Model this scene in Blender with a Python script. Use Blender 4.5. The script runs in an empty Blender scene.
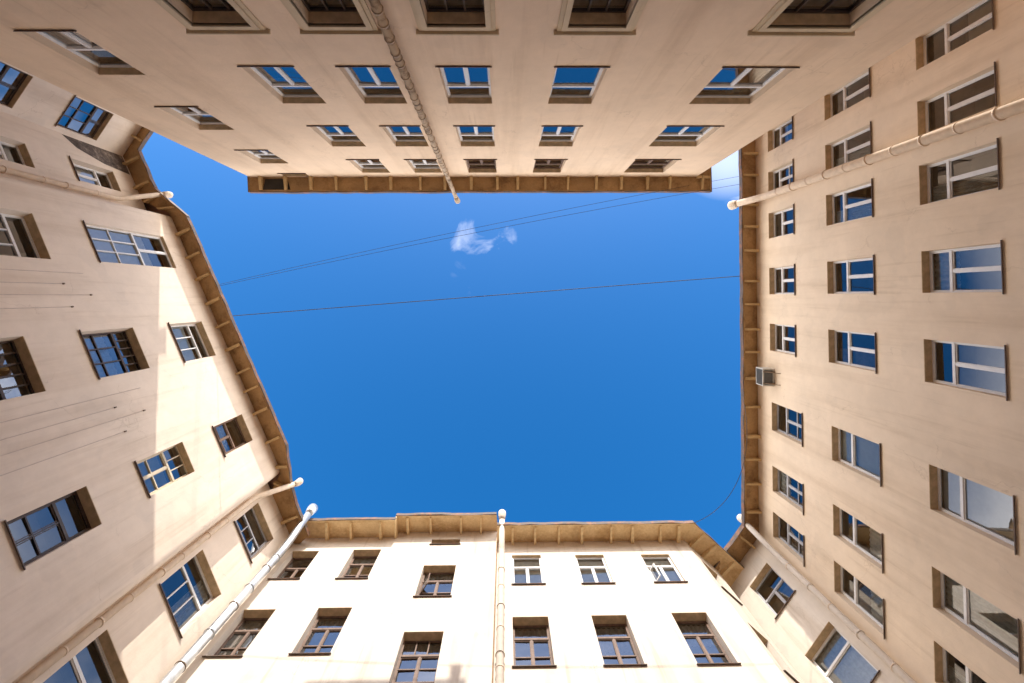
import bpy, bmesh, math, random
from mathutils import Vector, Matrix
random.seed(7)
C = bpy.context.scene.collection
sc = bpy.context.scene

# ------------------------------------------------------------------ camera (world: X right, Y towards image bottom, Z up)
cam_d = bpy.data.cameras.new('camera'); cam = bpy.data.objects.new('camera', cam_d); C.objects.link(cam)
F_PX = 455.0
cam_d.sensor_width = 36.0; cam_d.lens = F_PX*36.0/1024
cam_d.shift_x = (512-511)/1024.0
cam_d.shift_y = (274-341.5)/1024.0
cam_d.clip_start = .05; cam_d.clip_end = 5000
zx, zy = (505-511)/F_PX, (297-274)/F_PX            # the zenith as the lens sees it
Zc = Vector((zx, zy, 1)).normalized()
Xc = Vector((math.cos(-.0045), math.sin(-.0045), 0)); Xc = (Xc - Zc*Xc.dot(Zc)).normalized()
Yc = Zc.cross(Xc)
M = Matrix((Xc, Yc, Zc))                            # camera axes (right, down, forward) -> world
right = M @ Vector((1,0,0)); down = M @ Vector((0,1,0)); fwd = M @ Vector((0,0,1))
R = Matrix((right, -down, -fwd)).transposed()
cam.matrix_world = R.to_4x4()
sc.camera = cam

# ------------------------------------------------------------------ sky and sun
SUN = Vector((.03, -1, .584)).normalized()
el = math.asin(SUN.z); az = math.atan2(SUN.x, SUN.y)
w = bpy.data.worlds.new('World'); sc.world = w; w.use_nodes = True
nt = w.node_tree; N = nt.nodes; Lk = nt.links
for n in list(N): N.remove(n)
wo = N.new('ShaderNodeOutputWorld'); bg = N.new('ShaderNodeBackground'); bg.inputs[1].default_value = .12
sky = N.new('ShaderNodeTexSky'); sky.sky_type = 'NISHITA'; sky.sun_disc = False
sky.sun_elevation = el; sky.sun_rotation = az; sky.altitude = 0
sky.air_density = 1.0; sky.dust_density = 1.6; sky.ozone_density = 4.0
def math_n(op, a, b=None, clamp=False):
    m = N.new('ShaderNodeMath'); m.operation = op; m.use_clamp = clamp
    for i, v in enumerate((a, b)):
        if v is None: continue
        if isinstance(v, (int, float)): m.inputs[i].default_value = v
        else: Lk.new(v, m.inputs[i])
    return m.outputs[0]
tc = N.new('ShaderNodeTexCoord'); sp = N.new('ShaderNodeSeparateXYZ'); Lk.new(tc.outputs['Generated'], sp.inputs[0])
zz = math_n('MAXIMUM', sp.outputs[2], .02)
u = math_n('DIVIDE', sp.outputs[0], zz); v = math_n('DIVIDE', sp.outputs[1], zz)
cb = N.new('ShaderNodeCombineXYZ'); Lk.new(u, cb.inputs[0]); Lk.new(v, cb.inputs[1])
cn = N.new('ShaderNodeTexNoise'); cn.inputs['Scale'].default_value = 14; cn.inputs['Detail'].default_value = 8
cn.inputs['Roughness'].default_value = .56; cn.inputs['Distortion'].default_value = .6
Lk.new(cb.outputs[0], cn.inputs['Vector'])
def cloud(cu, cv, ru, rv, gain):                    # one wisp of cloud standing in a part of the sky
    a = math_n('DIVIDE', math_n('SUBTRACT', u, cu), ru); b = math_n('DIVIDE', math_n('SUBTRACT', v, cv), rv)
    d = math_n('ADD', math_n('MULTIPLY', a, a), math_n('MULTIPLY', b, b))
    f = math_n('SUBTRACT', 1.0, d, True)
    t = math_n('SUBTRACT', math_n('ADD', cn.outputs[0], math_n('MULTIPLY', f, .28)), .66)
    return math_n('MULTIPLY', math_n('MULTIPLY', t, gain, True), math_n('MULTIPLY', f, 2.0, True))
c1 = cloud(-.055, -.125, .11, .055, 1.5); c2 = math_n('MAXIMUM', cloud(.54, -.32, .19, .14, 1.6), math_n('MULTIPLY', math_n('SUBTRACT', 1.0, math_n('ADD', math_n('POWER', math_n('DIVIDE', math_n('SUBTRACT', u, .50), .13), 2.0), math_n('POWER', math_n('DIVIDE', math_n('SUBTRACT', v, -.31), .10), 2.0)), True), .42)); c3 = cloud(-.10,-.05,.05,.06,.6)
rr = math_n('SQRT', math_n('ADD', math_n('MULTIPLY', u, u), math_n('MULTIPLY', v, v)))
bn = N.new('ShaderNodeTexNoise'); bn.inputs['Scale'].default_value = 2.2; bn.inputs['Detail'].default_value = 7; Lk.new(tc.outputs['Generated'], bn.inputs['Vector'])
low = math_n('MULTIPLY', math_n('MULTIPLY', math_n('SUBTRACT', rr, 1.0), 2.6, True), math_n('MULTIPLY', math_n('SUBTRACT', bn.outputs[0], .36), 7.0, True))   # unseen cloud bank added low in the sky to fill the shaded walls
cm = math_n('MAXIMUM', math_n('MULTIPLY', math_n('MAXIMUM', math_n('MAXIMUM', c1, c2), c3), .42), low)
mix = N.new('ShaderNodeMix'); mix.data_type = 'RGBA'
Lk.new(cm, mix.inputs['Factor']); 
hs = N.new('ShaderNodeHueSaturation'); hs.inputs['Saturation'].default_value = 1.34; hs.inputs['Value'].default_value = 1.0
Lk.new(sky.outputs[0], hs.inputs['Color']); Lk.new(hs.outputs[0], mix.inputs['A'])
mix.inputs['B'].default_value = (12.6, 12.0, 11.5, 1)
Lk.new(mix.outputs['Result'], bg.inputs[0]); Lk.new(bg.outputs[0], wo.inputs[0])
sd = bpy.data.lights.new('sun', 'SUN'); sd.energy = 2.0; sd.angle = math.radians(.53); sd.color = (1, .95, .86)
so = bpy.data.objects.new('sun', sd); C.objects.link(so); so.rotation_euler = SUN.to_track_quat('Z', 'Y').to_euler()
so.location = (0, -40, 60)
sc.view_settings.view_transform = 'Standard'; sc.view_settings.look = 'None'
sc.view_settings.exposure = 1.43; sc.view_settings.gamma = 1; sc.view_settings.use_curve_mapping = False
sc.cycles.max_bounces = 12; sc.cycles.diffuse_bounces = 9; sc.cycles.caustics_reflective = True

# ------------------------------------------------------------------ materials
def new_mat(name):
    m = bpy.data.materials.new(name); m.use_nodes = True
    n = m.node_tree.nodes; l = m.node_tree.links; p = n['Principled BSDF']
    return m, n, l, p
def ramp(n, l, src, stops):
    r = n.new('ShaderNodeValToRGB'); l.new(src, r.inputs[0])
    while len(r.color_ramp.elements) > 1: r.color_ramp.elements.remove(r.color_ramp.elements[-1])
    r.color_ramp.elements[0].position = stops[0][0]; r.color_ramp.elements[0].color = (*stops[0][1], 1)
    for p, c in stops[1:]:
        e = r.color_ramp.elements.new(p); e.color = (*c, 1)
    return r.outputs[0]
def noise(n, l, scale, detail=4, rough=.55, vec=None, stretch=None):
    t = n.new('ShaderNodeTexCoord'); t0 = t.outputs['Object']
    if stretch:
        mp = n.new('ShaderNodeMapping'); mp.inputs['Scale'].default_value = stretch; l.new(t0, mp.inputs[0]); t0 = mp.outputs[0]
    x = n.new('ShaderNodeTexNoise'); x.inputs['Scale'].default_value = scale; x.inputs['Detail'].default_value = detail
    x.inputs['Roughness'].default_value = rough; l.new(t0, x.inputs['Vector']); return x.outputs[0]
def mixc(n, l, f, a, b, mode='MIX'):
    m = n.new('ShaderNodeMix'); m.data_type = 'RGBA'; m.blend_type = mode
    for k, s in (('Factor', f), ('A', a), ('B', b)):
        if isinstance(s, (int, float)): m.inputs[k].default_value = s
        elif isinstance(s, tuple): m.inputs[k].default_value = (*s, 1)
        else: l.new(s, m.inputs[k])
    return m.outputs['Result']
def stucco(name, col, dirt=1.0):
    m, n, l, p = new_mat(name)
    lo = tuple(c*.90 for c in col); hi = tuple(min(1, c*1.05) for c in col)
    base = ramp(n, l, noise(n, l, .35, 5, .6), [(.3, lo), (.7, hi)])
    fine = ramp(n, l, noise(n, l, 3.0, 6, .65), [(.3, (.93, .925, .92)), (.62, (1, 1, 1))])
    c = mixc(n, l, .8, base, fine, 'MULTIPLY')
    streak = ramp(n, l, noise(n, l, 1.6, 5, .6, stretch=(1, 1, .07)), [(.30, (.78, .73, .68)), (.50, (1, 1, 1))])
    c = mixc(n, l, min(1, .55*dirt), c, streak, 'MULTIPLY')
    fs = ramp(n, l, noise(n, l, 6.0, 4, .6, stretch=(1, 1, .05)), [(.28, (.80, .76, .71)), (.42, (1, 1, 1))]); c = mixc(n, l, min(1, .5*dirt), c, fs, 'MULTIPLY')
    patch = ramp(n, l, noise(n, l, .8, 3, .45), [(.60, (1, 1, 1)), (.615, (.92, .925, .935))])
    c = mixc(n, l, min(1, .45*dirt), c, patch, 'MULTIPLY')
    t3 = n.new('ShaderNodeTexCoord'); vo = n.new('ShaderNodeTexVoronoi'); vo.feature = 'DISTANCE_TO_EDGE'; vo.inputs['Scale'].default_value = .42; l.new(t3.outputs['Object'], vo.inputs['Vector'])
    wob = n.new('ShaderNodeVectorMath'); wob.operation = 'ADD'; nz = n.new('ShaderNodeTexNoise'); nz.inputs['Scale'].default_value = 2.2; nz.inputs['Detail'].default_value = 6; l.new(t3.outputs['Object'], nz.inputs['Vector'])
    l.new(t3.outputs['Object'], wob.inputs[0]); l.new(nz.outputs['Color'], wob.inputs[1]); l.new(wob.outputs[0], vo.inputs['Vector'])
    crack = ramp(n, l, vo.outputs['Distance'], [(.0, (.70, .66, .62)), (.006, (1, 1, 1))]); gate = ramp(n, l, noise(n, l, .5, 2), [(.50, (0, 0, 0)), (.58, (.55, .55, .55))])
    c = mixc(n, l, gate, c, crack, 'MULTIPLY')
    l.new(c, p.inputs['Base Color']); p.inputs['Roughness'].default_value = .88; p.inputs['Specular IOR Level'].default_value = .25
    b = n.new('ShaderNodeBump'); b.inputs['Strength'].default_value = .35; b.inputs['Distance'].default_value = .02
    l.new(noise(n, l, 5, 8, .7), b.inputs['Height']); l.new(b.outputs[0], p.inputs['Normal'])
    return m
def plain(name, col, rough=.6, metal=0, var=.15, scale=6, bump=.0):
    m, n, l, p = new_mat(name)
    lo = tuple(c*(1-var) for c in col); hi = tuple(min(1, c*(1+var*.6)) for c in col)
    l.new(ramp(n, l, noise(n, l, scale, 5), [(.3, lo), (.7, hi)]), p.inputs['Base Color'])
    p.inputs['Roughness'].default_value = rough; p.inputs['Metallic'].default_value = metal
    if bump:
        b = n.new('ShaderNodeBump'); b.inputs['Strength'].default_value = bump; b.inputs['Distance'].default_value = .01
        l.new(noise(n, l, scale*3, 5), b.inputs['Height']); l.new(b.outputs[0], p.inputs['Normal'])
    return m
def rusty(name, col, rust, amount, rough=.5, metal=0):
    m, n, l, p = new_mat(name)
    f = ramp(n, l, noise(n, l, 3.5, 6, .7), [(1-amount-.08, (0, 0, 0)), (1-amount+.06, (1, 1, 1))])
    l.new(mixc(n, l, f, col, rust), p.inputs['Base Color']); p.inputs['Roughness'].default_value = rough
    p.inputs['Metallic'].default_value = metal
    return m
def glass_mat(name, ior, tint, rough=.012, wave=.0):
    m, n, l, p = new_mat(name); n.remove(p)
    out = n['Material Output']; fr = n.new('ShaderNodeFresnel'); fr.inputs[0].default_value = ior
    g = n.new('ShaderNodeBsdfGlossy'); g.inputs['Roughness'].default_value = rough; g.inputs['Color'].default_value = (1, 1, 1, 1)
    t = n.new('ShaderNodeBsdfTransparent'); t.inputs[0].default_value = (*tint, 1)
    mx = n.new('ShaderNodeMixShader'); l.new(fr.outputs[0], mx.inputs[0]); l.new(t.outputs[0], mx.inputs[1]); l.new(g.outputs[0], mx.inputs[2])
    b = n.new('ShaderNodeBump'); b.inputs['Strength'].default_value = wave; b.inputs['Distance'].default_value = .05
    l.new(noise(n, l, 1.4, 2), b.inputs['Height']); l.new(b.outputs[0], g.inputs['Normal'])
    l.new(mx.outputs[0], out.inputs[0]); return m
MT = dict(
 wall_t=stucco('stucco_warm', (.80, .62, .45)), wall_r=stucco('stucco_sand', (.78, .635, .48)),
 wall_l=stucco('stucco_rose', (.82, .70, .58)), wall_b=stucco('stucco_cream', (.73, .65, .56), 1.6),
 trim=stucco('moulding', (.64, .52, .36)),
 eave=None, charred=plain('charred', (.035, .028, .022), .9, var=.5, scale=2), lintel=plain('bare_lintel', (.60, .44, .26), .9, var=.25, scale=5, bump=.3), sky_reflection=plain('sky_reflection', (.50, .54, .62), .9, var=.3, scale=5), strip=plain('shade_strip', (.30, .17, .08), .8, var=.4), white=plain('white_frame', (.78, .77, .76), .4, var=.06), wood=plain('brown_frame', (.19, .12, .085), .6, var=.3),
 dark=plain('dark_frame', (.07, .045, .035), .5, var=.3), cream=plain('cream_frame', (.62, .54, .40), .5), grey=plain('grey_frame', (.45, .45, .47), .5),
 sill=rusty('sill_metal', (.11, .075, .055), (.20, .09, .045), .4, .5), fascia=rusty('roof_edge', (.10, .075, .06), (.22, .10, .05), .45, .6),
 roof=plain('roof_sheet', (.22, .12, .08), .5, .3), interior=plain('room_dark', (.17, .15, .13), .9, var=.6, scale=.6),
 glass=glass_mat('glass', 2.35, (.80, .84, .84), .01, .02), coated=glass_mat('coated_glass', 4.5, (.80, .84, .84), .01, .02), oldglass=glass_mat('old_glass', 2.9, (.72, .78, .80), .015, .12),
 curtain=plain('curtain_cloth', (.62, .62, .60), .9, var=.2, scale=9), tulle=plain('pale_blind', (.72, .73, .72), .9, var=.08), brown_blind=plain('brown_blind', (.17, .13, .11), .9, var=.35, scale=4),
 pipe=plain('cream_pipe', (.72, .58, .44), .8, var=.12), pipe_lit=plain('pale_pipe', (.62, .54, .46), .75, var=.1), zinc=plain('galvanised', (.62, .64, .66), .38, .75, var=.25, scale=3),
 oldpipe=rusty('weathered_pipe', (.50, .38, .26), (.16, .10, .06), .42, .7), collar=plain('dark_collar', (.20, .14, .09), .7),
 cable=plain('cable_rubber', (.03, .03, .035), .6), wire=plain('wall_wire', (.58, .47, .40), .85), ac=plain('ac_housing', (.55, .54, .50), .5, var=.12), acdark=plain('ac_grille', (.10, .10, .10), .6),
 ground=plain('paving', (.42, .38, .34), .9, var=.3, scale=1.5, bump=.4), plaster=None)
def wood_eave(name, a0, a1, dk):
    m, n, l, p = new_mat(name)
    a = ramp(n, l, noise(n, l, 1.0, 5, .6), [(.3, a0), (.65, a1)])
    d = ramp(n, l, noise(n, l, .8, 5, .75), [(.36, dk), (.50, (1, 1, 1))])
    c = mixc(n, l, .75, a, d, 'MULTIPLY')
    g = ramp(n, l, noise(n, l, 12, 3), [(.35, (.88, .85, .82)), (.6, (1, 1, 1))])
    l.new(mixc(n, l, .8, c, g, 'MULTIPLY'), p.inputs['Base Color']); p.inputs['Roughness'].default_value = .8
    b = n.new('ShaderNodeBump'); b.inputs['Strength'].default_value = .5; b.inputs['Distance'].default_value = .02
    l.new(noise(n, l, 9, 5), b.inputs['Height']); l.new(b.outputs[0], p.inputs['Normal'])
    return m
MT['eave'] = wood_eave('eave_boards', (.32, .19, .08), (.46, .28, .12), (.45, .37, .30))
MT['eave_lit'] = wood_eave('eave_boards_lit', (.70, .50, .26), (.82, .62, .35), (.72, .62, .52))  # lit copy of the eave boards, reflected sunlight put into the colour
MT['bracket'] = plain('bracket_wood', (.56, .38, .18), .8, var=.25)
MT['bracket_lit'] = plain('bracket_wood_lit', (.74, .55, .30), .8, var=.2)  # lit copy of the bracket wood, lightened for the sunlit wings
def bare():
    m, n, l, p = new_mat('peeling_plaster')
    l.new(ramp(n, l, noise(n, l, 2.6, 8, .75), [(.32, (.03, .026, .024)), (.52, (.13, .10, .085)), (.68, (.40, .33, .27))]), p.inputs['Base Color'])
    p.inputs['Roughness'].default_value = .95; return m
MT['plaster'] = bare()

# ------------------------------------------------------------------ object helpers
ORG = {}
def thing(name, label, cat, loc, group=None):
    o = bpy.data.objects.new(name, None); C.objects.link(o); o.location = loc; o.empty_display_size = .5
    o['label'] = label; o['category'] = cat
    if group: o['group'] = group
    ORG[o] = Vector(loc); return o
class MB:
    def __init__(s): s.v = []; s.f = []; s.smooth = False
    def quad(s, *p):
        i = len(s.v); s.v += [Vector(q) for q in p]; s.f.append(tuple(range(i, i+len(p))))
    def hexa(s, p):                                  # 8 points: bottom loop 0-3, top loop 4-7
        i = len(s.v); s.v += [Vector(q) for q in p]
        for f in ((0,3,2,1), (4,5,6,7), (0,1,5,4), (1,2,6,5), (2,3,7,6), (3,0,4,7)): s.f.append(tuple(i+k for k in f))
    def tube(s, pts, r, seg=14, cap=True):
        s.smooth = True; pts = [Vector(p) for p in pts]; rs = r if isinstance(r, (list, tuple)) else [r]*len(pts)
        base = len(s.v); prev = None
        for k, p in enumerate(pts):
            d = ((pts[min(k+1, len(pts)-1)]-p).normalized() + (p-pts[max(k-1, 0)]).normalized()).normalized() if 0 < k < len(pts)-1 else (pts[1]-pts[0] if k == 0 else pts[-1]-pts[-2]).normalized()
            a = d.orthogonal().normalized() if prev is None else (prev - d*prev.dot(d)).normalized()
            prev = a; b = d.cross(a)
            for j in range(seg):
                t = 2*math.pi*j/seg; s.v.append(p + (a*math.cos(t)+b*math.sin(t))*rs[k])
        for k in range(len(pts)-1):
            for j in range(seg):
                a0 = base+k*seg+j; a1 = base+k*seg+(j+1) % seg
                s.f.append((a0, a1, a1+seg, a0+seg))
        if cap:
            s.f.append(tuple(base+j for j in reversed(range(seg)))); s.f.append(tuple(base+(len(pts)-1)*seg+j for j in range(seg)))
    def build(s, name, mat, parent=None, label=None):
        lo = Vector([min(q[i] for q in s.v) for i in range(3)]); hi = Vector([max(q[i] for q in s.v) for i in range(3)])
        O = Vector(((lo.x+hi.x)/2, (lo.y+hi.y)/2, lo.z))
        me = bpy.data.meshes.new(name); me.from_pydata([q-O for q in s.v], [], s.f); me.materials.append(mat)
        bm = bmesh.new(); bm.from_mesh(me); bmesh.ops.remove_doubles(bm, verts=bm.verts, dist=1e-4)
        if name != 'pane': bmesh.ops.recalc_face_normals(bm, faces=bm.faces)
        if s.smooth:
            for f in bm.faces: f.smooth = len(f.verts) == 4
        bm.to_mesh(me); bm.free()
        o = bpy.data.objects.new(name, me); C.objects.link(o); ORG[o] = O
        if parent: o.parent = parent; o.location = O-ORG[parent]
        else: o.location = O
        if label: o['label'] = label
        return o

class Wall:                                          # a vertical plane: s along t, depth d away from the court along n
    def __init__(s, ang, D):
        a = math.radians(ang); s.t = Vector((math.cos(a), math.sin(a), 0)); s.n = Vector((-s.t.y, s.t.x, 0)); s.D = D
    def p(s, u, z, d=0): q = s.t*u + s.n*(s.D+d); return Vector((q.x, q.y, z))
    def box(s, m, u0, u1, z0, z1, d0, d1):
        m.hexa([s.p(u0,z0,d0), s.p(u1,z0,d0), s.p(u1,z0,d1), s.p(u0,z0,d1), s.p(u0,z1,d0), s.p(u1,z1,d0), s.p(u1,z1,d1), s.p(u0,z1,d1)])
    def s_of(s, x, y): return s.t.x*x+s.t.y*y

GZ = -1.6                                            # ground level (the lens is 1.6 m above it)
def wall_mesh(W, s0, s1, top, wins, mat, parent, depth=.25, z0=GZ, interior=True):
    wins = [(min(a, b), max(a, b), c, d) for a, b, c, d in wins]
    S = sorted({s0, s1, *[x for q in wins for x in q[:2]]}); Z = sorted({z0, top, *[x for q in wins for x in q[2:]]})
    m = MB()
    for i in range(len(S)-1):
        for j in range(len(Z)-1):
            cs, cz = (S[i]+S[i+1])/2, (Z[j]+Z[j+1])/2
            if any(a < cs < b and c < cz < d for a, b, c, d in wins): continue
            m.quad(W.p(S[i], Z[j]), W.p(S[i+1], Z[j]), W.p(S[i+1], Z[j+1]), W.p(S[i], Z[j+1]))
    for a, b, c, d in wins:
        e = depth+.16
        m.quad(W.p(a,c), W.p(a,d), W.p(a,d,e), W.p(a,c,e)); m.quad(W.p(b,c), W.p(b,d), W.p(b,d,e), W.p(b,c,e))
        m.quad(W.p(a,c), W.p(b,c), W.p(b,c,e), W.p(a,c,e))
        m.quad(W.p(a,d), W.p(b,d), W.p(b,d,e), W.p(a,d,e))
    m.build('wall', mat, parent)
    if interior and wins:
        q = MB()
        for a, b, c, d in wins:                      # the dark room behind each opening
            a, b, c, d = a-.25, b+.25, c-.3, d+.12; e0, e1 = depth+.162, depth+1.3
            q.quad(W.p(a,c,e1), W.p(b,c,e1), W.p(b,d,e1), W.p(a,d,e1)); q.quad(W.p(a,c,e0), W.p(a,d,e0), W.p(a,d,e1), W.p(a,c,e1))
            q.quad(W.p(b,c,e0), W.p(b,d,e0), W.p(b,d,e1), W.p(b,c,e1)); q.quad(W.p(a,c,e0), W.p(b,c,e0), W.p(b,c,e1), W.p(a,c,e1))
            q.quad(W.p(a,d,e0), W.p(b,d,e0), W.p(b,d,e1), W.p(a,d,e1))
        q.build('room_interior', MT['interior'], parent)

def window(W, parent, s0, s1, z0, z1, style, frame='white', depth=.25, curtain=None, label=None, glass='glass', sill='sill', open_leaf=None, sillout=.065):
    """frame with its panes, sill and curtain. style: (top_fraction, upper columns, lower columns, lower rows)"""
    s0, s1 = min(s0, s1), max(s0, s1)
    tf, uc, lc, lr = style
    fw = .045; mw = .018; d0, d1 = depth, depth+.07; g = depth+.04
    f = MB(); mat = MT[frame]
    W.box(f, s0, s0+fw, z0, z1, d0, d1); W.box(f, s1-fw, s1, z0, z1, d0, d1)
    W.box(f, s0+fw, s1-fw, z0, z0+fw, d0+.001, d1-.001); W.box(f, s0+fw, s1-fw, z1-fw, z1, d0+.001, d1-.001)
    zt = z1 - tf*(z1-z0)
    rects = []
    if tf > 0:
        W.box(f, s0+fw, s1-fw, zt-.036, zt+.036, d0-.012, d1)
        rects.append((zt+.036, z1-fw, uc, 1)); rects.append((z0+fw, zt-.036, lc, lr))
    else: rects.append((z0+fw, z1-fw, lc, lr))
    for a, b, nc, nr in rects:
        for k in range(1, nc):
            x = s0+fw+(s1-s0-2*fw)*k/nc; h = .034 if (nc == 2 and frame != 'dark') else mw
            W.box(f, x-h, x+h, a, b, d0-.004, d1-.004)
        for k in range(1, nr):
            y = a+(b-a)*k/nr; W.box(f, s0+fw, s1-fw, y-mw, y+mw, d0+.004, d1-.008)
        # sash edges
        for k in range(nc):
            x0 = s0+fw+(s1-s0-2*fw)*k/nc; x1 = s0+fw+(s1-s0-2*fw)*(k+1)/nc
            if nc <= 2:
                e = .024; i0 = x0+(.034 if k else 0); i1 = x1-(.034 if k < nc-1 else 0)
                W.box(f, i0, i0+e, a, b, d0+.015, d1-.02); W.box(f, i1-e, i1, a, b, d0+.015, d1-.02)
                W.box(f, i0+e, i1-e, a, a+e, d0+.016, d1-.021); W.box(f, i0+e, i1-e, b-e, b, d0+.016, d1-.021)
    wo_ = f.build('window', mat, parent, label)
    lt = MB(); W.box(lt, s0+.001, s1-.001, z1-.012, z1-.001, .004, depth-.002); lt.build('lintel', MT['lintel'], wo_)
    p = MB()
    for a, b, nc, nr in rects:                      # every pane leans a hair its own way, as old glazing does
        for k in range(nc):
            x0 = s0+fw+(s1-s0-2*fw)*k/nc+.001; x1 = s0+fw+(s1-s0-2*fw)*(k+1)/nc-.001
            for r in range(nr):
                y0 = a+(b-a)*r/nr+.001; y1 = a+(b-a)*(r+1)/nr-.001; jx, jy = random.uniform(-.006, .006), random.uniform(-.006, .006)
                p.quad(W.p(x0,y0,g-jx-jy), W.p(x1,y0,g+jx-jy), W.p(x1,y1,g+jx+jy), W.p(x0,y1,g-jx+jy))
    p.build('pane', MT[glass], wo_)
    if sill:
        q = MB(); so_ = .05
        q.hexa([W.p(s0-so_,z0-.03,-sillout), W.p(s1+so_,z0-.03,-sillout), W.p(s1+so_,z0-.002,-.002), W.p(s0-so_,z0-.002,-.002),
                W.p(s0-so_,z0-.012,-sillout), W.p(s1+so_,z0-.012,-sillout), W.p(s1+so_,z0+.022,-.002), W.p(s0-so_,z0+.022,-.002)])
        W.box(q, s0+.003, s1-.003, z0+.003, z0+.02, -.002, depth-.002)
        q.build('sill', MT[sill], wo_)
    if curtain:
        kind, frac, side = curtain; q = MB(); d = depth+.13
        za, zb = (z1-(z1-z0)*frac, z1-.03) if side != 'low' else (z0+.03, z0+(z1-z0)*frac)
        xa, xb = (s0+.03, s1-.03) if side in ('all', 'low') else ((s0+.03, s0+(s1-s0)*.45) if side == 'a' else (s0+(s1-s0)*.55, s1-.03))
        if side in ('a', 'b'): za = z0+.03
        n = 22
        for k in range(n):
            f0 = .018*math.sin(k*1.9)*(kind == 'curtain'); f1 = .018*math.sin((k+1)*1.9)*(kind == 'curtain')
            a = xa+(xb-xa)*k/n; b = xa+(xb-xa)*(k+1)/n
            q.quad(W.p(a,za,d+f0), W.p(b,za,d+f1), W.p(b,zb,d+f1), W.p(a,zb,d+f0))
        q.build('curtain', MT[kind], wo_)
    if open_leaf:                                    # a small leaf standing open into the court
        x0, x1, y0, y1, ang = open_leaf; a = math.radians(ang); q = MB(); gl = MB()
        L = x1-x0; ct, sn = math.cos(a), math.sin(a)
        def P(uu, z, dd): return W.p(x0+ct*uu+sn*dd, z, d0-.03-sn*abs(uu)+ct*dd) if L > 0 else W.p(x0-ct*uu, z, d0-.03-sn*uu+dd)
        L = abs(L); e = .045
        for (a0, a1, b0, b1) in ((0, e, y0, y1), (L-e, L, y0, y1), (e, L-e, y0, y0+e), (e, L-e, y1-e, y1)):
            q.hexa([P(a0,b0,0), P(a1,b0,0), P(a1,b0,.03), P(a0,b0,.03), P(a0,b1,0), P(a1,b1,0), P(a1,b1,.03), P(a0,b1,.03)])
        q.build('open_leaf', mat, wo_)
        gl.quad(P(e,y0+e,.015), P(L-e,y0+e,.015), P(L-e,y1-e,.015), P(e,y1-e,.015)); gl.build('pane', MT[glass], wo_)
    return wo_

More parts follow.
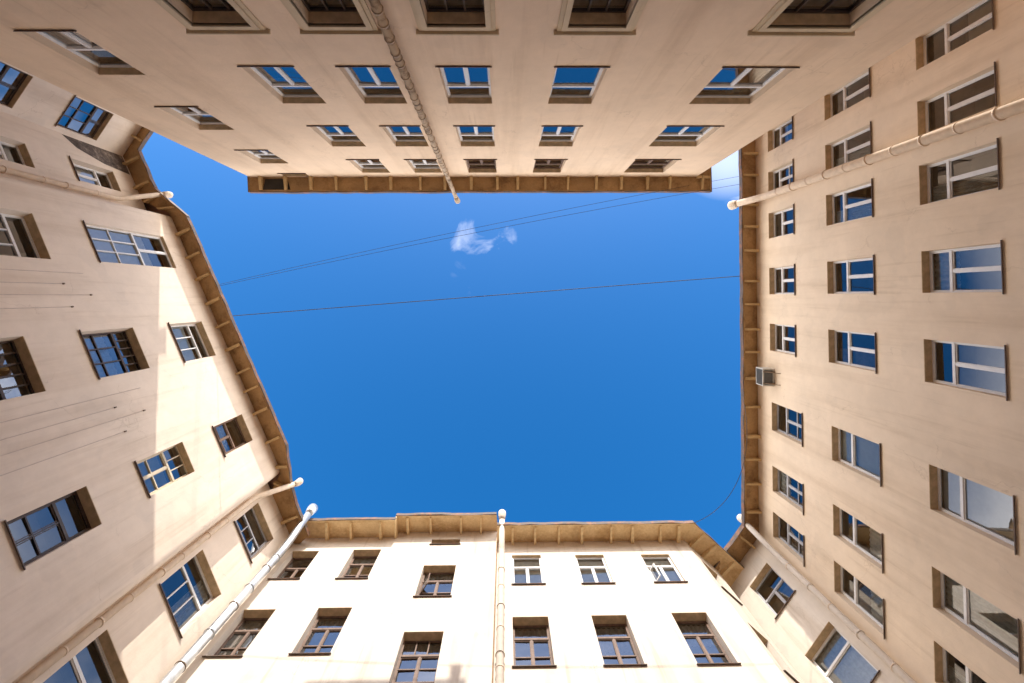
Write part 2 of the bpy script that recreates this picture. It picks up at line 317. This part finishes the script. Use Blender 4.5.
def eaves(parent, pairs, zin, zout, spacing=1.1, back=None, fas=.10, top=.2, ribs=True, skip=(), mat='eave', bmat='bracket'):
    """pairs: (inner xy at the wall, outer xy) along the eave; boards with a bracket every metre or so, a metal edge, the roof sheet"""
    m = MB()
    for k in range(len(pairs)-1):
        (a, b), (c, d) = pairs[k], pairs[k+1]
        m.quad((*a, zin), (*c, zin), (*d, zout), (*b, zout))
        m.quad((*a, zin+.05), (*c, zin+.05), (*d, zout+.05), (*b, zout+.05))
    ev = m.build('eaves', MT[mat], parent)
    if ribs:
        for k in range(len(pairs)-1):
            if k in skip: continue
            a, b, c, d = [Vector((*q, 0)) for q in (*pairs[k], *pairs[k+1])]
            L = (d-b).length; n = max(1, round(L/spacing)); t = (d-b).normalized()
            for i in range(n):
                f = (i+.5+random.uniform(-.15, .15))/n
                pi = a.lerp(c, f); po = b.lerp(d, f)
                if (c-a).length > .05 and abs((c-a).normalized().dot(t)) > .99:       # square to the wall
                    nn = Vector((-t.y, t.x, 0)); po2 = po; pi = po2 + nn*((pi-po2).dot(nn))
                h = t*random.uniform(.038, .06); q = MB(); e = .90
                pe = pi.lerp(po, e); ze = zin+(zout-zin)*e
                def V(v, z): return (v.x, v.y, z)
                q.hexa([V(pi-h, zin-.24), V(pi+h, zin-.24), V(pe+h, ze-.09), V(pe-h, ze-.09), V(pi-h, zin-.002), V(pi+h, zin-.002), V(pe+h, ze-.002), V(pe-h, ze-.002)])
                q.build('bracket', MT[bmat], ev)
    # frieze board where wall meets soffit, and a board near the lip
    fz = MB()
    for k in range(len(pairs)-1):
        (a, b), (c, d) = [[Vector(q) for q in pr] for pr in (pairs[k], pairs[k+1])]
        a1, c1 = b.lerp(a, .12), d.lerp(c, .12); z1 = zout+(zin-zout)*.12
        fz.hexa([(*b, zout-.03), (*d, zout-.03), (*c1, z1-.03), (*a1, z1-.03), (*b, zout-.001), (*d, zout-.001), (*c1, z1-.001), (*a1, z1-.001)])
    fz.build('lip_board', MT[mat], ev)
    # metal drip edge, uneven like bent sheet
    g = MB()
    for k in range(len(pairs)-1):
        a, b, c, d = [Vector((*q, 0)) for q in (*pairs[k], *pairs[k+1])]
        L = (d-b).length; n = max(1, int(L/.45)); ob = (b-a).normalized() if (b-a).length > .01 else Vector((0,0,0)); od = (d-c).normalized() if (d-c).length > .01 else ob
        js = [random.uniform(-.015, .022) for _ in range(n+1)]
        for i in range(n):
            p0 = b.lerp(d, i/n); p1 = b.lerp(d, (i+1)/n); o0 = ob.lerp(od, i/n); o1 = ob.lerp(od, (i+1)/n)
            q0 = p0+o0*(.03+js[i]); q1 = p1+o1*(.03+js[i+1])
            g.hexa([(p0.x,p0.y,zout-.035), (p1.x,p1.y,zout-.035), (q1.x,q1.y,zout-.045+js[i+1]), (q0.x,q0.y,zout-.045+js[i]),
                    (p0.x,p0.y,zout+top), (p1.x,p1.y,zout+top), (q1.x,q1.y,zout+top), (q0.x,q0.y,zout+top)])
    g.build('drip_edge', MT['fascia'], ev)
    if back:                                          # roof sheet rising to the ridge, back and end walls close the block
        r = MB(); pts = [p[1] for p in pairs]; zb = zout+top+back['rise']
        for k in range(len(pts)-1):
            r.quad((*pts[k], zout+top), (*pts[k+1], zout+top), (*back['pts'][k+1], zb), (*back['pts'][k], zb))
        r.build('roof', MT['roof'], parent)
        bw = MB()
        for k in range(len(pts)-1):
            bw.quad((*back['pts'][k], GZ), (*back['pts'][k+1], GZ), (*back['pts'][k+1], zb), (*back['pts'][k], zb))
        for k in (0, -1):
            a = pairs[k][0]; b = back['pts'][k]
            bw.quad((*a, GZ), (*b, GZ), (*b, zb), (*a, zout+top))
        bw.build('rear_wall', MT[back.get('mat', 'wall_r')], parent)
    return ev

def pipe(parent, pts, r, mat, clamp_dir=None, collars=(), clamps=(), hopper=True, label=None, cmat='collar'):
    m = MB(); P = [Vector(p) for p in pts]; Q = [P[0]]
    for k in range(1, len(P)-1):                      # soften the elbows
        a = P[k]+(P[k-1]-P[k]).normalized()*.14; b = P[k]+(P[k+1]-P[k]).normalized()*.14
        Q += [a, a.lerp(b, .5).lerp(P[k], .4), b]
    Q.append(P[-1]); m.tube(Q, r, 16)
    o = m.build('drainpipe', MT[mat], parent, label)
    if hopper:
        h = MB(); d = (P[-1]-P[-2]).normalized(); e = P[-1]
        h.tube([e-d*.05, e+d*.05, e+Vector((0,0,.07))+d*.12, e+Vector((0,0,.2))+d*.14], [r*1.08, r*1.2, r*1.4, r*1.42], 18)
        h.build('hopper', MT[mat], o)
    for z in collars:
        c = MB(); c.tube([(P[0].x+(P[1].x-P[0].x)*(z-P[0].z)/(P[1].z-P[0].z), P[0].y+(P[1].y-P[0].y)*(z-P[0].z)/(P[1].z-P[0].z), z+dz) for dz in (0, .05)], [r*1.22, r*1.14], 16)
        c.build('collar', MT[mat], o)
    for z in clamps:
        f = (z-P[0].z)/(P[1].z-P[0].z); x = P[0].x+(P[1].x-P[0].x)*f; y = P[0].y+(P[1].y-P[0].y)*f
        c = MB(); c.tube([(x, y, z), (x, y, z+.035)], r*1.12, 16)
        if clamp_dir: v = Vector((x, y, z+.017)); c.tube([v+Vector(clamp_dir).normalized()*r, v+Vector(clamp_dir)], .014, 6)
        c.build('clamp', MT[cmat], o)
    return o

# ------------------------------------------------------------------ ground
g = MB(); g.quad((-200,-200,GZ), (200,-200,GZ), (200,200,GZ), (-200,200,GZ)); go = g.build('ground', MT['ground']); go['kind'] = 'structure'

TS = (.33, 1, 2, 1); ONE = (.32, 1, 1, 1); WD = (.30, 1, 2, 2)
# ================================================================== NEAR WING (top of the photograph), in shade
WT = Wall(180, 5.2)
TB = thing('courtyard_wing', 'near shaded wing with a weathered drainpipe and moulded frames round its lowest windows', 'building', (-1.3, -5.2, GZ))
cols = {'B': (4.76, 5.92), 'C': (2.6, 3.74), 'D': (.33, 1.5), 'E': (-2.35, -1.18), 'F': (-6.67, -5.0)}
rowsT = [(10.02, 12.02), (13.58, 15.5), (16.95, 18.82)]
W = []
for c, (a, b) in cols.items():
    for r, (z0, z1) in enumerate(rowsT): W.append((a, b, z0, z1, c, r))
    W.append((a+.02, b-.04, 6.25, 8.42, c, 3))
for r, (z0, z1) in enumerate(((8.68,10.46), (12.2,13.95), (15.84,17.49), (18.86,19.38))): W.append((8.34, 9.42, z0, z1, 'A', r))
wall_mesh(WT, -8.35, 10.95, 19.52, [q[:4] for q in W], MT['wall_t'], TB, .17)
for a, b, z0, z1, c, r in W:
    if r == 3 and c != 'A':
        window(WT, TB, a, b, z0, z1, (.3, 3, 2, 2), 'dark', .22, glass='coated', curtain=('sky_reflection', .8, 'all'))  # sheet coloured grey-blue to stand for sky reflected in the panes
        t = MB(); e = .15
        for k, (w_, dd) in enumerate(((.19, -.035), (.11, -.075))):
            WT.box(t, a-w_, a-.004, z0-.1, z1+w_, dd, .0+.001*k-.002); WT.box(t, b+.004, b+w_, z0-.1, z1+w_, dd, .001*k-.002)
            WT.box(t, a-.004, b+.004, z1+.004, z1+w_-.002, dd+.001, .001*k-.002)
        WT.box(t, a-.25, b+.25, z1+.19, z1+.225, -.10, -.002)
        t.build('window_surround', MT['trim'], TB)
    else:
        cur = None
        if c == 'F' and r == 0: cur = ('curtain', 1, 'a')
        if c in 'BCDE' and r == 1: cur = ('brown_blind', .8, 'a')
        if r == 2 and c in 'DEF': cur = ('brown_blind', .95, 'all')
        fr = 'white' if not (r == 2 and c in 'DEF') else 'wood'
        st = TS if c != 'E' or r != 0 else (.33, 1, 1, 1)
        if c == 'A': st = (.45, 1, 2, 1)
        if not cur and random.random() < .5: cur = random.choice([('tulle', .4, 'all'), ('curtain', .3, 'all'), ('curtain', 1, 'b')])
        window(WT, TB, a, b, z0, z1, st if r != 2 else (.35, 1, 2, 1), fr, .17, curtain=cur, sillout=.04, glass='coated')
# end walls
for x in (8.35, -10.95):
    m = MB(); m.quad((x,-5.2,GZ), (x,-15,GZ), (x,-15,19.52), (x,-5.2,19.52)); m.build('end_wall', MT['wall_t'], TB)
prs = [((8.35,-15), (9.0,-15)), ((8.35,-5.2), (9.0,-4.57)), ((-10.95,-5.2), (-11.0,-4.57)), ((-10.95,-5.3), (-11.03,-5.3)), ((-10.95,-15), (-11.03,-15))]
eaves(TB, prs, 19.5, 19.5, 1.12, back=dict(pts=[(8.36,-15.1), (7.5,-12.5), (-10,-12.5), (-10.6,-13), (-10.96,-15.1)], rise=1.9, mat='wall_t'), skip=(2, 3), top=.24)
m = MB(); m.hexa([(-10.3,-5.12,19.485),(-9.35,-5.12,19.485),(-9.2,-4.62,19.485),(-10.4,-4.62,19.485),(-10.3,-5.12,19.497),(-9.35,-5.12,19.497),(-9.2,-4.62,19.497),(-10.4,-4.62,19.497)]); m.build('charred_board', MT['charred'], TB)
m = MB()                                              # raised attic storey set back on the roof: it shades the sunny wing opposite
m.hexa([(-4.9,-9.5,19.8), (-.55,-9.5,19.8), (-.55,-7.2,19.8), (-4.9,-7.2,19.8), (-4.9,-9.5,22.9), (-.55,-9.5,22.9), (-.55,-7.2,23.08), (-4.9,-7.2,23.08)])
att = m.build('attic', MT['wall_t'], TB)
m = MB(); m.hexa([(-.98,-7.8,23.05), (-.72,-7.8,23.05), (-.72,-7.5,23.05), (-.98,-7.5,23.05), (-1.02,-7.8,23.75), (-.68,-7.8,23.75), (-.68,-7.5,23.75), (-1.02,-7.5,23.75)])
m.build('chimney', MT['plaster'], att)
m = MB(); m.tube([(-.6,-7.6,23.0), (-.35,-7.6,25.2)], .025, 8); m.tube([(-.7,-7.6,24.9), (.0,-7.6,24.9)], .015, 8); m.build('aerial', MT['cable'], att)
pipe(TB, [(-2.05,-5.02,GZ), (-2.38,-5.02,18.75), (-2.13,-4.36,19.85)], .088, 'oldpipe', (0,-.18,0), collars=[6.9,7.7,8.1,8.6,9.1,9.55,10.1,10.6,11.2,11.8,12.4,13.0,13.6,14.2,14.8,15.4,16.0,16.6,17.2,17.8,18.4], clamps=[7.3,9.3,11.5,13.3,15.1,16.9,18.2], label='weathered tan drainpipe with many loose collars')

# ================================================================== RIGHT WING
WR = Wall(-88.7, 11.0); WR2 = Wall(-52, 14.77)
RB = thing('courtyard_wing', 'long shaded wing of white windows with an air conditioner under its eaves', 'building', (11, -1, GZ))
sR = {'z': (9.12, 10.1), 'a': (6.32, 7.25), 'b': (4.51, 5.46), 'c': (2.64, 3.71), 'd': (.31, 1.41), 'e': (-2.01, -.9), 'f': (-5.23, -4.1), 'g': (-7.66, -6.65), 'h': (-9.47, -8.47)}
W = []
for c, (a, b) in sR.items():
    for r, (z0, z1) in enumerate(((17.12, 18.82), (13.4, 15.4), (9.9, 11.87))):
        if c in 'fgh': z0 -= (.32, .08, .06)[r]; z1 -= (.08, .08, .05)[r]
        W.append((a, b, z0, z1, c, r))
cor = Vector((10.77, 10.2))
sc0, sc1 = WR.s_of(*cor), 16.0
wall_mesh(WR, sc0, sc1, 19.76, [q[:4] for q in W], MT['wall_r'], RB, .21)
for a, b, z0, z1, c, r in W:
    st, cur, fr = TS, None, 'white'
    if c in 'fgh' : st = ONE if r else TS
    if (c, r) == ('f', 1): cur = ('tulle', 1, 'all')
    if (c, r) == ('f', 2): cur = ('tulle', 1, 'all')
    if (c, r) == ('g', 2): cur = ('curtain', 1, 'all')
    if (c, r) in (('g', 1), ('h', 1)): cur = ('curtain', .45, 'low')
    if (c, r) in (('e', 0), ('d', 0), ('c', 0)): cur = ('brown_blind', .4, 'all')
    if (c, r) == ('z', 0): fr = 'wood'
    if c in 'bcde' and r == 2 : st = (.30, 1, 2, 1)
    if c in 'fgh' and r == 0: fr, st = 'grey', (.34, 1, 2, 2)
    if (c, r) == ('e', 1): cur = ('brown_blind', .35, 'a')
    if not cur and random.random() < .55: cur = random.choice([('curtain', .35, 'all'), ('tulle', .5, 'all'), ('curtain', 1, 'a'), ('curtain', 1, 'b'), ('brown_blind', .6, 'all'), ('tulle', .45, 'low')])
    if fr == 'white' and st == (.33, 1, 2, 1) and random.random() < .4: st = (random.choice((.28, .36)), 1, 2, random.choice((1, 2)))
    window(WR, RB, a, b, z0, z1, st, fr, .21, curtain=cur, sillout=.055)
W2 = [(-3.15,-1.98,16.82,18.62), (-3.22,-1.88,13.2,15.21), (-3.2,-1.9,9.7,11.7)]
s2 = WR2.s_of(*cor)
wall_mesh(WR2, s2-7.5, s2, 19.76, W2, MT['wall_b'], RB, .25)
window(WR2, RB, *W2[0], (.42, 1, 2, 1), 'grey', .25, curtain=('brown_blind', .5, 'low')); window(WR2, RB, *W2[1], ONE, 'white', .25, curtain=('curtain', .8, 'all')); window(WR2, RB, *W2[2], TS, 'white', .25)
def xy(v): return (v.x, v.y)
e2 = WR2.p(s2-7.5, 0); o2 = WR2.p(s2-7.5, 0, -.84)
# eave corner: meeting of the two offset lines
def meet(Wa, da, Wb, db):
    # n_a.p = Da+da ; n_b.p = Db+db
    a, b, c, d = Wa.n.x, Wa.n.y, Wb.n.x, Wb.n.y; e, f = Wa.D+da, Wb.D+db; D = a*d-b*c
    return ((e*d-b*f)/D, (a*f-e*c)/D)
pr = [(xy(WR.p(16,0)), xy(WR.p(16,0,-.70))), (tuple(cor), meet(WR, -.70, WR2, -.84)), (xy(e2), xy(o2))]
bk = [(19.5,-16), (19.5,14), (12, 20)]
eaves(RB, pr, 19.76, 19.6, 1.1, back=dict(pts=bk, rise=1.6))
pipe(RB, [(10.80,-3.72,GZ), (10.86,-4.15,18.7), (10.22,-4.05,19.72)], .14, 'pipe', (.2,0,0), collars=[9.6,11.4,13.2,15.0,16.8], clamps=[10.5,12.3,14.1,15.9,17.7], cmat='pipe', label='cream drainpipe running up the shaded wall')
pipe(RB, [(10.44,10.02,GZ), (10.46,10.00,18.2), (10.17,9.62,19.75)], .11, 'pipe_lit', (.2,.18,0), collars=[11.6,13.8,16.0], clamps=[12.6,15,17.2], cmat='pipe', label='sunlit cream drainpipe in the inner corner')

# ================================================================== SUNLIT WING, left half (stepped roof)
WB = Wall(0, 10.3)
BL = thing('courtyard_wing', 'sunlit cream wing with a raised stretch of roof and only brown windows', 'building', (-4.7, 10.3, GZ))
W = [(-8.68,-7.6,17.32,19.2), (-6.22,-5.1,17.3,19.26), (-3.16,-1.92,16.24,18.1), (-8.68,-7.63,13.72,15.73), (-6.24,-5.12,13.77,15.77), (-3.15,-1.93,12.62,14.62), (-3.14,-1.94,19.55,19.97), (-8.68,-7.63,10.1,12.1), (-6.24,-5.12,10.1,12.1)]
wall_mesh(WB, -8.96, -.36, 20.2, W, MT['wall_b'], BL, .27)
m = MB(); WB.box(m, -4.70, -.36, 20.2, 20.62, 0, .4); m.build('wall', MT['wall_b'], BL)
m = MB(); m.quad((-.36,10.3,19.2), (-.36,12,19.2), (-.36,12,20.62), (-.36,10.3,20.62)); m.build('end_wall', MT['wall_b'], BL)
window(WB, BL, *W[0], (.40, 1, 2, 1), 'wood', .27, curtain=('brown_blind', .5, 'a'), glass='oldglass')
window(WB, BL, *W[1], WD, 'wood', .27, curtain=('curtain', .35, 'all'), glass='oldglass')
window(WB, BL, *W[2], WD, 'wood', .27, curtain=('curtain', .3, 'all'), glass='oldglass', open_leaf=(-3.09, -2.6, 16.75, 17.35, 55))
window(WB, BL, *W[3], WD, 'wood', .27, curtain=('curtain', 1, 'all'), glass='oldglass')
window(WB, BL, *W[4], WD, 'wood', .27, curtain=('curtain', .32, 'all'), glass='oldglass')
window(WB, BL, *W[5], (.3, 3, 2, 3), 'wood', .27, curtain=('curtain', .3, 'all'), glass='oldglass')
window(WB, BL, *W[6], (0, 1, 2, 1), 'wood', .2, sill='sill'); window(WB, BL, *W[7], WD, 'wood', .27); window(WB, BL, *W[8], WD, 'wood', .27)
eaves(BL, [((-9.4,10.3), (-8.4,9.45)), ((-4.7,10.3), (-4.7,9.45))], 20.2, 19.96, 1.1, back=dict(pts=[(-9.4,18), (-4.7,18)], rise=1.6, mat='wall_b'), top=.15, mat='eave_lit', bmat='bracket_lit')
m = MB(); m.hexa([(-4.76,9.46,19.96),(-4.70,9.46,19.96),(-4.70,10.3,20.05),(-4.76,10.3,20.05),(-4.76,9.46,20.31),(-4.70,9.46,20.31),(-4.70,10.3,20.61),(-4.76,10.3,20.61)]); m.build('gable_board', MT['bracket_lit'], BL)
m = MB(); WB.box(m, -.395, -.362, GZ, 20.3, -.05, -.003); m.build('shaded_return_strip', MT['strip'], BL)  # brown strip stands in for the shade on the wall's return edge
eaves(BL, [((-4.7,10.3), (-4.76,9.45)), ((-.36,10.3), (-.40,9.45))], 20.6, 20.3, 1.1, back=dict(pts=[(-4.7,18), (-.36,18)], rise=1.6, mat='wall_b'), top=.15, mat='eave_lit', bmat='bracket_lit')
# ================================================================== SUNLIT WING, right half (with the cut corner)
WC = Wall(42, 2.615)
BR = thing('courtyard_wing', 'sunlit cream wing with a cut corner, white upper windows, brown below', 'building', (4.2, 10.3, GZ))
W = [(.24,1.38,16.84,18.72), (2.75,3.88,16.83,18.68), (5.37,6.5,16.85,18.66), (.2,1.35,13.2,15.21), (2.75,3.88,13.19,15.23), (5.37,6.51,13.18,15.3), (.2,1.35,9.6,11.6), (2.75,3.88,9.6,11.6), (5.37,6.51,9.6,11.6)]
wall_mesh(WB, -.352, 7.53, 19.68, W, MT['wall_b'], BR, .25)
for i, q in enumerate(W):
    if i < 3: window(WB, BR, *q, (.36, 1, 2, 1), 'white', .10, curtain=('tulle', 1, 'all'), open_leaf=(5.42, 5.75, 16.95, 17.7, 60) if i == 2 else None)
    else: window(WB, BR, *q, WD, 'wood', .27, curtain=('curtain', (.31, .5, .42)[i-3], 'all') if i < 6 else None, glass='oldglass')
Wc = [(12.85,13.75,16.9,18.7), (12.85,13.75,13.2,15.2)]
wall_mesh(WC, 12.49, 14.25, 19.68, Wc, MT['wall_b'], BR, .25)
for q in Wc: window(WC, BR, *q, WD, 'wood', .25)
pc = WC.p(14.25, 0); pe = pc + WC.n*5
m = MB(); m.quad((pc.x,pc.y,GZ), (pe.x,pe.y,GZ), (pe.x,pe.y,19.68), (pc.x,pc.y,19.68)); m.build('end_wall', MT['wall_b'], BR)
oc = WC.p(14.25+.75, 0, -.83); od = WC.p(14.25+.75, 0, .6); ic = WC.p(14.25, 0, .6)
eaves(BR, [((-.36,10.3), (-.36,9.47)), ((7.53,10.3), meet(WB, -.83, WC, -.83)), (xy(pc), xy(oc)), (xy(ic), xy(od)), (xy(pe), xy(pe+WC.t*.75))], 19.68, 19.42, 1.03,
      back=dict(pts=[(-.36,18), (2.0,18), (3.0,17.5), (4.0,17), (5.2,16.6)], rise=1.6, mat='wall_b'), top=.15, skip=(2, 3), mat='eave_lit', bmat='bracket_lit')
pipe(BR, [(-.20,10.12,GZ), (-.17,10.12,18.6), (-.16,9.34,19.72)], .115, 'pipe_lit', (0,.2,0), collars=[13.4,15.4,17.4], clamps=[12.9,14.4,16.4], cmat='pipe', label='sunlit cream drainpipe with a white hopper')

# ================================================================== LEFT WING (projecting bay between two set back stretches)
WL = Wall(65.5, 11.7); WL2 = Wall(65.5, 12.4); WL3 = Wall(65.5, 12.56); WTL = Wall(121, 17.46)
LB = thing('courtyard_wing', 'wing with a projecting half-sunlit bay and a kinked roof edge', 'building', (-12.0, 1.9, GZ))
W = [(-8.13,-6.69,15.2,18.75), (-4.3,-2.78,17.02,18.87), (-4.28,-2.8,13.5,15.42), (-.16,.98,17.02,18.9), (-.13,.93,13.53,15.47), (-.10,.94,10.1,12.0), (-8.13,-6.62,11.6,13.58), (-4.29,-2.74,9.9,11.97)]
wall_mesh(WL, -9.12, 2.53, 19.8, W, MT['wall_l'], LB, .27)
def arc(W_, s_edge, sgn, r, ret):                     # rounded arris and the short return behind it
    m = MB(); c = W_.p(s_edge-sgn*r, 0, r); n = 8; pts = []
    for i in range(n+1):
        a = math.pi/2*i/n; pts.append(c + (-W_.n*math.cos(a) + W_.t*sgn*math.sin(a))*r)
    pts.append(W_.p(s_edge, 0, ret))
    for a, b in zip(pts, pts[1:]): m.quad((a.x,a.y,GZ), (b.x,b.y,GZ), (b.x,b.y,19.8), (a.x,a.y,19.8))
    m.smooth = True; m.build('rounded_corner', MT['wall_l'], LB)
arc(WL, 2.81, 1, .28, .72); arc(WL, -9.37, -1, .25, .88)
window(WL, LB, *W[0], (.42, 2, 3, 2), 'white', .12, curtain=('tulle', .75, 'low'), label='tall stair window with white panels')
window(WL, LB, *W[1], (.28, 1, 3, 1), 'white', .25, curtain=('tulle', .66, 'low'))
window(WL, LB, *W[2], (.30, 5, 3, 2), 'dark', .27, glass='oldglass', curtain=('curtain', .6, 'low'), label='dark framed window of many small panes')
window(WL, LB, *W[3], (.42, 1, 2, 2), 'wood', .27, glass='oldglass', curtain=('curtain', .5, 'low'))
window(WL, LB, *W[4], (.34, 3, 2, 2), 'cream', .22, glass='oldglass', curtain=('tulle', .62, 'low'))
window(WL, LB, *W[5], (.33, 1, 2, 2), 'dark', .27, glass='glass')
window(WL, LB, *W[6], (.30, 1, 3, 1), 'white', .27)
window(WL, LB, *W[7], (.35, 5, 3, 2), 'dark', .27, glass='oldglass', label='dark framed window of many small panes')
s_b = (10.3-12.4*WL2.n.y)/WL2.t.y                      # where this stretch meets the sunlit wing
Wb = [(3.32,4.88,17.15,18.78), (3.34,4.9,13.55,15.42), (3.34,4.9,9.9,11.85)]
wall_mesh(WL2, 2.60, s_b, 19.8, Wb, MT['wall_l'], LB, .27)
window(WL2, LB, *Wb[0], (.38, 1, 3, 2), 'grey', .27, curtain=('brown_blind', .4, 'all'), glass='oldglass'); window(WL2, LB, *Wb[1], (.33, 1, 3, 1), 'white', .27, curtain=('curtain', 1, 'b'))
window(WL2, LB, *Wb[2], TS, 'white', .27)
c3 = meet(WL3, 0, WTL, 0); s3 = WL3.s_of(*c3); sT = WTL.s_of(*c3)
Wc3 = [(-11.5,-10.57,16.9,18.8), (-11.5,-10.57,13.5,15.35)]
wall_mesh(WL3, s3, -9.2, 19.8, Wc3, MT['wall_l'], LB, .25)
for q in Wc3: window(WL3, LB, *q, TS, 'white', .25, curtain=('tulle', .7, 'low'))
Wt = [(1.76,3.03,16.67,18.36), (1.76,3.03,13.4,15.2)]
lo, hi = min(sT, sT-8), sT
if abs(sT-1) > 20: pass
wall_mesh(WTL, sT-9, sT, 19.8, Wt, MT['wall_l'], LB, .25) if sT > 3.03 else wall_mesh(WTL, sT, sT+9, 19.8, Wt, MT['wall_l'], LB, .25)
for q in Wt: window(WTL, LB, *q, (.33, 2, 3, 2), 'dark', .18, glass='coated', label='dark framed window mirroring blue sky')
m = MB(); WL3.box(m, s3+.02, -11.35, 16.85+.6, 19.75, -.012, -.002) ; m.v = [v for v in m.v]
pp = [(-13.1,17.3), (-12.2,17.9), (-11.75,19.1), (-11.65,19.7), (s3+.03,19.7), (s3+.03,17.5)]
m = MB(); i0 = len(m.v)
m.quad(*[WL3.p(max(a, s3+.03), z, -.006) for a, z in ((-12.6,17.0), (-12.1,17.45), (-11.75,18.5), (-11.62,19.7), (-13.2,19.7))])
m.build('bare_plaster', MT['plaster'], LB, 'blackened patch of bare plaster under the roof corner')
def sn(s_, n_): q = WL.t*s_ + WL.n*n_; return (q.x, q.y)
tl_end_s = sT+ (9 if sT <= 3.03 else -9)
ti, to = WTL.p(tl_end_s, 0), WTL.p(tl_end_s, 0, -.6)
oTL = meet(WL3, -.80, WTL, -.55)
pr = [(xy(ti), xy(to)), (c3, oTL), (sn(-10.4,12.56), sn(-10.6,11.76)), (sn(-9.37,11.7), sn(-8.9,10.98)), (sn(1.9,11.7), sn(1.8,10.98)), (sn(2.81,11.75), sn(3.2,11.38)), (sn(3.3,12.4), sn(4.1,11.56)), (sn(s_b+.2,12.4), sn(5.6,11.6))]
bk = [(-16,-17), (-24,-9), (-24,-5), (-23,-2), (-20,6), (-19,9), (-18,12), (-15,16)]
eaves(LB, pr, 19.78, 19.6, 1.1, back=dict(pts=bk, rise=1.6, mat='wall_l'), top=.15, skip=())
# higher roof block behind, level with the near wing's rear part: throws the slanting shade on the bay
m = MB(); m.hexa([(-19.5,-12,GZ), (-10.8,-12,GZ), (-10.8,-9.6,GZ), (-19.5,-9.6,GZ), (-19.5,-12,22.5), (-10.8,-12,22.5), (-10.8,-9.6,22.73), (-19.5,-9.6,22.73)])
att2 = m.build('attic', MT['wall_l'], LB)
m = MB(); m.hexa([(-12.0,-10,22.6), (-11.65,-10,22.6), (-11.65,-9.7,22.6), (-12.0,-9.7,22.6), (-12.05,-10,23.15), (-11.6,-10,23.15), (-11.6,-9.7,23.15), (-12.05,-9.7,23.15)]); m.build('chimney', MT['plaster'], att2)
def P3(s_, n_, z): q = WL.t*s_ + WL.n*n_; return (q.x, q.y, z)
pipe(LB, [P3(3.02,12.17,GZ), P3(3.02,12.17,18.35), P3(3.45,11.35,19.75)], .10, 'pipe', tuple(WL.n*.2), collars=[11.5,13.5,15.5], clamps=[10.6,12.4,14.3,16.5], cmat='pipe', label='cream drainpipe beside the projecting bay')
pipe(LB, [(-8.74,9.86,GZ), (-8.74,9.86,18.3), (-8.66,9.72,18.9), (-8.42,9.2,20.1)], .145, 'zinc', (-.2,.15,0), collars=[11.9,14.0,16.1,17.9], clamps=[12.8,15.2,17.2], hopper=True, label='wide bright galvanised drainpipe')
pipe(LB, [P3(-10.02,12.38,GZ), P3(-10.02,12.38,18.2), P3(-10.25,11.6,19.75)], .10, 'pipe', tuple(WL.n*.17), collars=[14,16], clamps=[13.2,15.2,17.2], cmat='pipe', label='cream drainpipe in the shaded inner corner')
for s_, z in ((-5.82,13.6), (-5.46,14.34), (-5.07,13.57), (-2.23,14.73), (-1.84,13.6), (-1.5,14.5), (-1.08,13.6), (-6.2, 14.4)):
    m = MB(); m.tube([WL.p(s_, GZ+1, -.010), WL.p(s_+.01, 6, -.011), WL.p(s_, z, -.010)], .008, 6); o = m.build('wall_cable', MT['wire'], LB)
    if s_ not in (-2.23, -6.2):
        m = MB(); WL.box(m, s_-.02, s_+.02, z-.01, z+.04, -.045, -.001); m.build('anchor', MT['collar'], o)

# ================================================================== air conditioner
A = thing('air_conditioner', 'small pale air conditioner box jutting from the wall just under the eaves', 'air conditioner', tuple(WR.p(-3.05, 18.5)))
m = MB(); WR.box(m, -3.42, -2.72, 18.52, 19.02, -.48, -.001); hb = m.build('housing', MT['ac'], A)
m = MB()
for k in range(9): WR.box(m, -3.38, -2.76, 18.56+k*.048, 18.58+k*.048, -.496, -.4802)
for k in range(7): WR.box(m, -3.434, -3.4202, 18.6+k*.05, 18.62+k*.05, -.44, -.08)
m.build('grille', MT['acdark'], A)
m = MB(); WR.box(m, -3.36, -2.78, 18.506, 18.519, -.42, -.08); m.build('drip_tray', MT['acdark'], A)
for s_ in (-3.3, -2.84):
    m = MB(); WR.box(m, s_-.02, s_+.02, 18.46, 18.505, -.48, -.001); a_, b_ = WR.p(s_, 18.48, -.42), WR.p(s_, 18.1, -.0); m.tube([a_, b_], .014, 6); m.build('support_arm', MT['collar'], A)

# ================================================================== cables across the court
def cable(name, a, b, sag, label, r=.011, n=24, group=None):
    m = MB(); a = Vector(a); b = Vector(b)
    m.tube([a.lerp(b, k/n)-Vector((0,0,4*sag*(k/n)*(1-k/n))) for k in range(n+1)], r, 6)
    o = m.build(name, MT['cable']); o['label'] = label; o['category'] = 'cable'
    if group: o['group'] = group
    return o
def at(px, py, z):
    d = M @ Vector(((px-511)/F_PX, (py-274)/F_PX, 1)); return d*(z/d.z)
cable('overhead_cable', at(231,316,19.85), at(741,276,19.8), .5, 'black cable spanning the sky straight across the middle of the court', .016, group='cables strung over the court')
cable('overhead_cable', at(217,285,19.85), at(741,176,19.85), .9, 'upper of two thin wires slanting up across the sky to the far right corner', .008, group='cables strung over the court')
cable('overhead_cable', at(219,286,19.6), at(741,184,19.7), .9, 'lower of two thin wires slanting up across the sky to the far right corner', .008, group='cables strung over the court')
cable('overhead_cable', at(742,395,19.7), at(694,523,19.5), 1.8, 'loose wire hanging in a curve beside the shaded wing and the cut corner', .010, group='cables strung over the court')
